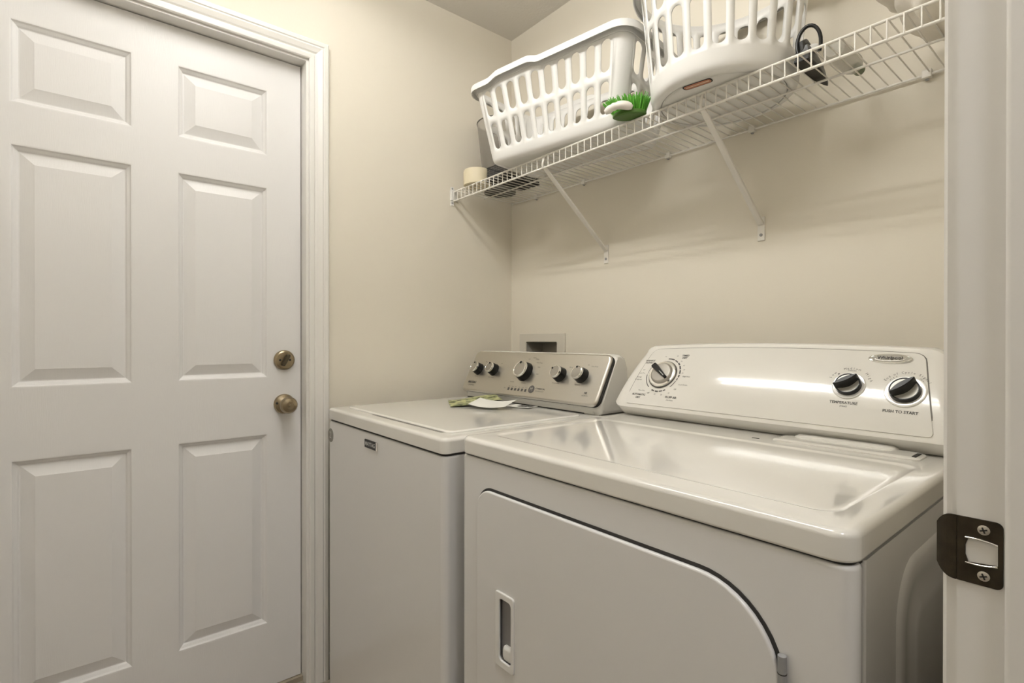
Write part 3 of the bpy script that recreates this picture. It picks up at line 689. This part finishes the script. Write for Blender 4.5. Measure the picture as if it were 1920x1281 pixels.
# smoky tall bin
gm = bpy.data.materials.new('smoky_plastic'); gm.use_nodes = True; nt = gm.node_tree; bs = nt.nodes['Principled BSDF']
bs.inputs['Base Color'].default_value = (.30, .28, .25, 1); bs.inputs['Roughness'].default_value = .3
tr = nt.nodes.new('ShaderNodeBsdfTransparent'); mx = nt.nodes.new('ShaderNodeMixShader'); mx.inputs[0].default_value = .55
nt.links.new(tr.outputs[0], mx.inputs[1]); nt.links.new(bs.outputs[0], mx.inputs[2]); nt.links.new(mx.outputs[0], nt.nodes['Material Output'].inputs['Surface'])
bx, by = .100, -.142
gb = thing('waste_bin', 'tall smoky translucent bin standing behind the rectangular basket', 'bin', (bx, by, DECK))
lathe('wall', [(.062, .002), (.063, .010), (.092, .275)], gm, gb, Matrix.Translation((bx, by, DECK)), 40, cap1=False)
tube('rim', [(bx+.092*math.cos(2*math.pi*i/40), by+.092*math.sin(2*math.pi*i/40), DECK+.276) for i in range(40)], .0026, M('bin_rim', (.16, .15, .13), .4), gb, 8, closed=True)
lathe('base', [(.064, 0), (.064, .004), (.001, .004)], M('bin_base', (.10, .095, .085), .5), gb, Matrix.Translation((bx, by, DECK)), 36)
# black mesh tray
tx0, tx1, ty0, ty1, th = .182, .280, -.268, -.095, .055
ty = thing('mesh_tray', 'black wire mesh tray between the cream candle and the rectangular basket', 'tray', ((tx0+tx1)/2, (ty0+ty1)/2, DECK))
MESHM = M('black_mesh', (.012, .011, .010), .45, metal=.3)
for nm, z in (('rim', th-.002), ('foot_frame', .003)):
    tube(nm, [(tx0, ty0, DECK+z), (tx1, ty0, DECK+z), (tx1, ty1, DECK+z), (tx0, ty1, DECK+z)], .003, MESHM, ty, 6, closed=True)
geo = []
def wirebar(p, q, r=.0009): geo.append(tube_geo([p, q], r, 4))
n = 24
for i in range(n+1):
    xx = tx0+(tx1-tx0)*i/n; yy = ty0+(ty1-ty0)*i/n
    for y_ in (ty0, ty1): wirebar((xx, y_, DECK+.003), (xx, y_, DECK+th-.002))
    for x_ in (tx0, tx1): wirebar((x_, yy, DECK+.003), (x_, yy, DECK+th-.002))
for j in range(1, 6):
    z = DECK+.003+(th-.005)*j/6
    for y_ in (ty0, ty1): wirebar((tx0, y_, z), (tx1, y_, z))
    for x_ in (tx0, tx1): wirebar((x_, ty0, z), (x_, ty1, z))
V, Fc = merge(*geo); ms = obj('mesh_side', V, Fc, MESHM, ty); ms['kind'] = 'stuff'
box('mesh_floor', (tx0, ty0, DECK+.001), (tx1, ty1, DECK+.003), MESHM, ty)
# scrub brush
bq = thing('scrub_brush', 'green-bristled scrub brush with a white handle between the two baskets', 'brush', (.885, -.285, DECK))
BQ = Matrix.Translation((.882, -.322, DECK)) @ Matrix.Rotation(rad(33), 4, 'Z')
GRN = M('green_plastic', (.055, .14, .012), .4); GRB = M('green_bristle', (.10, .36, .03), .5, var=.25, vscale=90)
loft('block', [[(.044*k*math.cos(2*math.pi*i/28), .026*k*math.sin(2*math.pi*i/28), z) for i in range(28)] for k, z in ((.85, 0), (1, .003), (1, .009), (.9, .013), (.6, .014))], GRN, bq, Mx=BQ)
geo = []
for i in range(520):
    u = random.uniform(-1, 1); v = random.uniform(-1, 1)
    if u*u+v*v > 1: continue
    p = Vector((.040*u, .020*v+.004, .008)); d = Vector((.62*u-.24, .40*v+.06, .95+.15*random.random())).normalized()
    Ln = .041+.010*random.random(); geo.append(tube_geo([p, p+d*Ln], .0011, 4, radii=[.0013, .0008]))
V, Fc = merge(*geo); br_ = obj('bristles', [BQ @ Vector(v) for v in V], Fc, GRB, bq); br_['kind'] = 'stuff'
pts = []
for i in range(13):
    t = i/12; pts.append(BQ @ Vector((-.060+.070*t, -.030-.006*math.sin(math.pi*t), .006+.014*math.sin(math.pi*(t*.8+.05)))))
tube('handle', pts, .009, M('brush_white', (.80, .76, .70), .35), bq, 12, radii=[.006, .009, .0105, .009, .0105, .009, .0105, .0105, .011, .011, .0105, .009, .005])
# black appliance with loop
ia = thing('travel_iron', 'small black wedge-shaped iron with a looped cord beside the round basket', 'iron', (1.30, -.20, DECK))
IM = Matrix.Translation((1.286, -.212, DECK)) @ Matrix.Rotation(rad(2), 4, 'Z')
def sole(k, z, yo=0): return [(x*k*.72, y*k+yo, z) for x, y in ((-.020, -.055), (-.024, -.03), (-.023, .01), (-.016, .06), (-.006, .098), (0, .110), (.006, .098), (.016, .06), (.023, .01), (.024, -.03), (.020, -.055))]
loft('soleplate', [sole(.95, 0), sole(1, .002), sole(1, .007), sole(.93, .009)], BLACKP, ia, Mx=IM)
loft('shell', [sole(.92, .009), sole(.88, .022, -.004), sole(.70, .034, -.012), sole(.40, .042, -.02)], M('iron_black', (.02, .02, .02), .4), ia, Mx=IM)
tube('handle', [IM @ Vector(p) for p in ((0, -.045, .020), (0, -.050, .040), (0, -.035, .048), (0, .005, .042), (0, .03, .022))], .007, M('iron_black', (.02, .02, .02), .4), ia, 10)
lathe('dial_cap', [(.013, 0), (.014, .008), (.010, .013), (.002, .014)], PLASTMAT, ia, IM @ Matrix.Translation((.012, -.020, .028)), 18)
lp = []
for i in range(19):
    a = rad(215-250*i/18); lp.append(IM @ Vector((.012+.021*math.cos(a), -.055+.018*i/18, .038+.036*math.sin(a))))
tube('cord', lp, .0038, BLACKP, ia, 8)
# clear bottle lying down
bt = thing('spray_bottle', 'translucent grey plastic bottle lying on the shelf beside the iron', 'bottle', (1.36, -.15, DECK))
gm2 = gm.copy(); gm2.name = 'clear_plastic'; n2 = gm2.node_tree.nodes
n2['Principled BSDF'].inputs['Base Color'].default_value = (.55, .53, .47, 1)
for nd in n2:
    if nd.type == 'MIX_SHADER': nd.inputs[0].default_value = .5
BTM = Matrix.Translation((1.334, -.225, DECK+.0225)) @ Matrix.Rotation(rad(-2), 4, 'Z') @ Matrix.Rotation(rad(-90), 4, 'X')
lathe('body', [(.016, 0), (.021, .004), (.022, .012), (.022, .100), (.018, .114), (.010, .122), (.010, .132)], gm2, bt, BTM, 28)
lathe('cap', [(.0115, .126), (.0115, .146), (.008, .149)], M('bottle_cap', (.13, .16, .08), .4), bt, BTM, 20)
# cloth bundle
cb = thing('cloth_bag', 'crumpled cream cloth bag on the shelf beside the doorway wall', 'bag', (1.535, -.17, DECK))
def lump(name, c, R, mat, parent, seed, amp=.10, flat=0.0, nu=44, nv=26):
    V = []; Fc = []; rs = random.Random(seed); ph = [rs.uniform(0, 6.28) for _ in range(10)]
    for j in range(nv+1):
        f = math.pi*j/nv
        for i in range(nu):
            t = 2*math.pi*i/nu; k = 1+amp*(.5*math.sin(3*t+ph[0]+2*math.cos(f*2))+.4*math.sin(5*t+4*f+ph[1])+.25*math.sin(9*t-5*f+ph[2])+.3*math.sin(6*f+2*t+ph[3]))
            ce, se = math.cos(t), math.sin(t); e = .75
            sx = math.copysign(abs(ce)**e, ce)*max(math.sin(f), 0)**.8; sy = math.copysign(abs(se)**e, se)*max(math.sin(f), 0)**.8; sz = math.cos(f)
            z = c[2]+R[2]*sz*(1+.5*(k-1)); V.append((c[0]+R[0]*sx*k*(1+.18*sz), c[1]+R[1]*sy*k*(1+.12*sz), max(z, DECK+.0005)))
    for j in range(nv):
        for i in range(nu): a = j*nu+i; b_ = j*nu+(i+1) % nu; Fc.append((a, b_, b_+nu, a+nu))
    return obj(name, V, Fc, mat, parent, True, 80)
CLOTH = M('cream_cloth', (.80, .75, .66), .9, bump=.3, bscale=300, var=.06, vscale=20)
lump('bundle', (1.532, -.172, DECK+.055), (.088, .125, .058), CLOTH, cb, 3, amp=.10)
lump('folded_flap', (1.505, -.215, DECK+.090), (.094, .100, .034), CLOTH, cb, 11, amp=.14)

# ================================================================== PAPERS ON THE WASHER
def sheet(name, c, L_, W_, ang, mat, curl, parent=None, z0=.9275, nx=14, ny=8, th_=.0006, fold=0.0):
    V = []; Fc = []; ca, sa = math.cos(rad(ang)), math.sin(rad(ang))
    for k in (0, 1):
        for j in range(ny+1):
            for i in range(nx+1):
                u = i/nx-.5; v = j/ny-.5; x_ = u*L_; y_ = v*W_; z = z0+k*th_+curl(u, v)
                V.append((c[0]+x_*ca-y_*sa, c[1]+x_*sa+y_*ca, z))
    n1 = (nx+1)*(ny+1)
    for j in range(ny):
        for i in range(nx):
            a = j*(nx+1)+i; Fc.append((a, a+1, a+nx+2, a+nx+1)); Fc.append((n1+a, n1+a+nx+1, n1+a+nx+2, n1+a+1))
    loop = [i for i in range(nx+1)]+[j*(nx+1)+nx for j in range(1, ny+1)]+[ny*(nx+1)+i for i in range(nx-1, -1, -1)]+[j*(nx+1) for j in range(ny-1, 0, -1)]
    for k in range(len(loop)): a, b_ = loop[k], loop[(k+1) % len(loop)]; Fc.append((a, b_, n1+b_, n1+a))
    return obj(name, V, Fc, mat, parent, True, 60)
gl = bpy.data.materials.new('green_print'); gl.use_nodes = True; nt = gl.node_tree; bs = nt.nodes['Principled BSDF']; bs.inputs['Roughness'].default_value = .35
tc = nt.nodes.new('ShaderNodeTexCoord'); nz = nt.nodes.new('ShaderNodeTexNoise'); nz.inputs['Scale'].default_value = 42; nz.inputs['Detail'].default_value = 3
cr = nt.nodes.new('ShaderNodeValToRGB'); cr.color_ramp.elements[0].position = .40; cr.color_ramp.elements[0].color = (.05, .07, .01, 1); cr.color_ramp.elements[1].position = .56; cr.color_ramp.elements[1].color = (.56, .58, .28, 1)
nt.links.new(tc.outputs['Object'], nz.inputs['Vector']); nt.links.new(nz.outputs['Fac'], cr.inputs['Fac']); nt.links.new(cr.outputs['Color'], bs.inputs['Base Color'])
PAPER = M('white_paper', (.80, .79, .74), .6, var=.03, vscale=30)
tag(sheet('leaflet', (.335, -.437, 0), .165, .165, -30, gl, lambda u, v: .018*smooth01(v+.5)+.004*abs(math.sin(5*u))), 'yellow-green printed leaflet lying on the washer lid', 'leaflet')
tag(sheet('folded_letter', (.468, -.462, 0), .130, .075, 24, PAPER, lambda u, v: .006+.030*(u*u)+.012*(v+.5)), 'white folded paper curling up over the green leaflet', 'paper')
tg = tag(sheet('printed_card', (.505, -.372, 0), .085, .052, 14, PAPER, lambda u, v: .001+.004*abs(u)), 'small white card with black print by the washer console', 'card')
for i in range(4):
    sheet('print_line', (.500+.012*i, -.372+.004*i, 0), .009, .030, 14, INK, lambda u, v: 0, tg, z0=.9315, nx=2, ny=2)
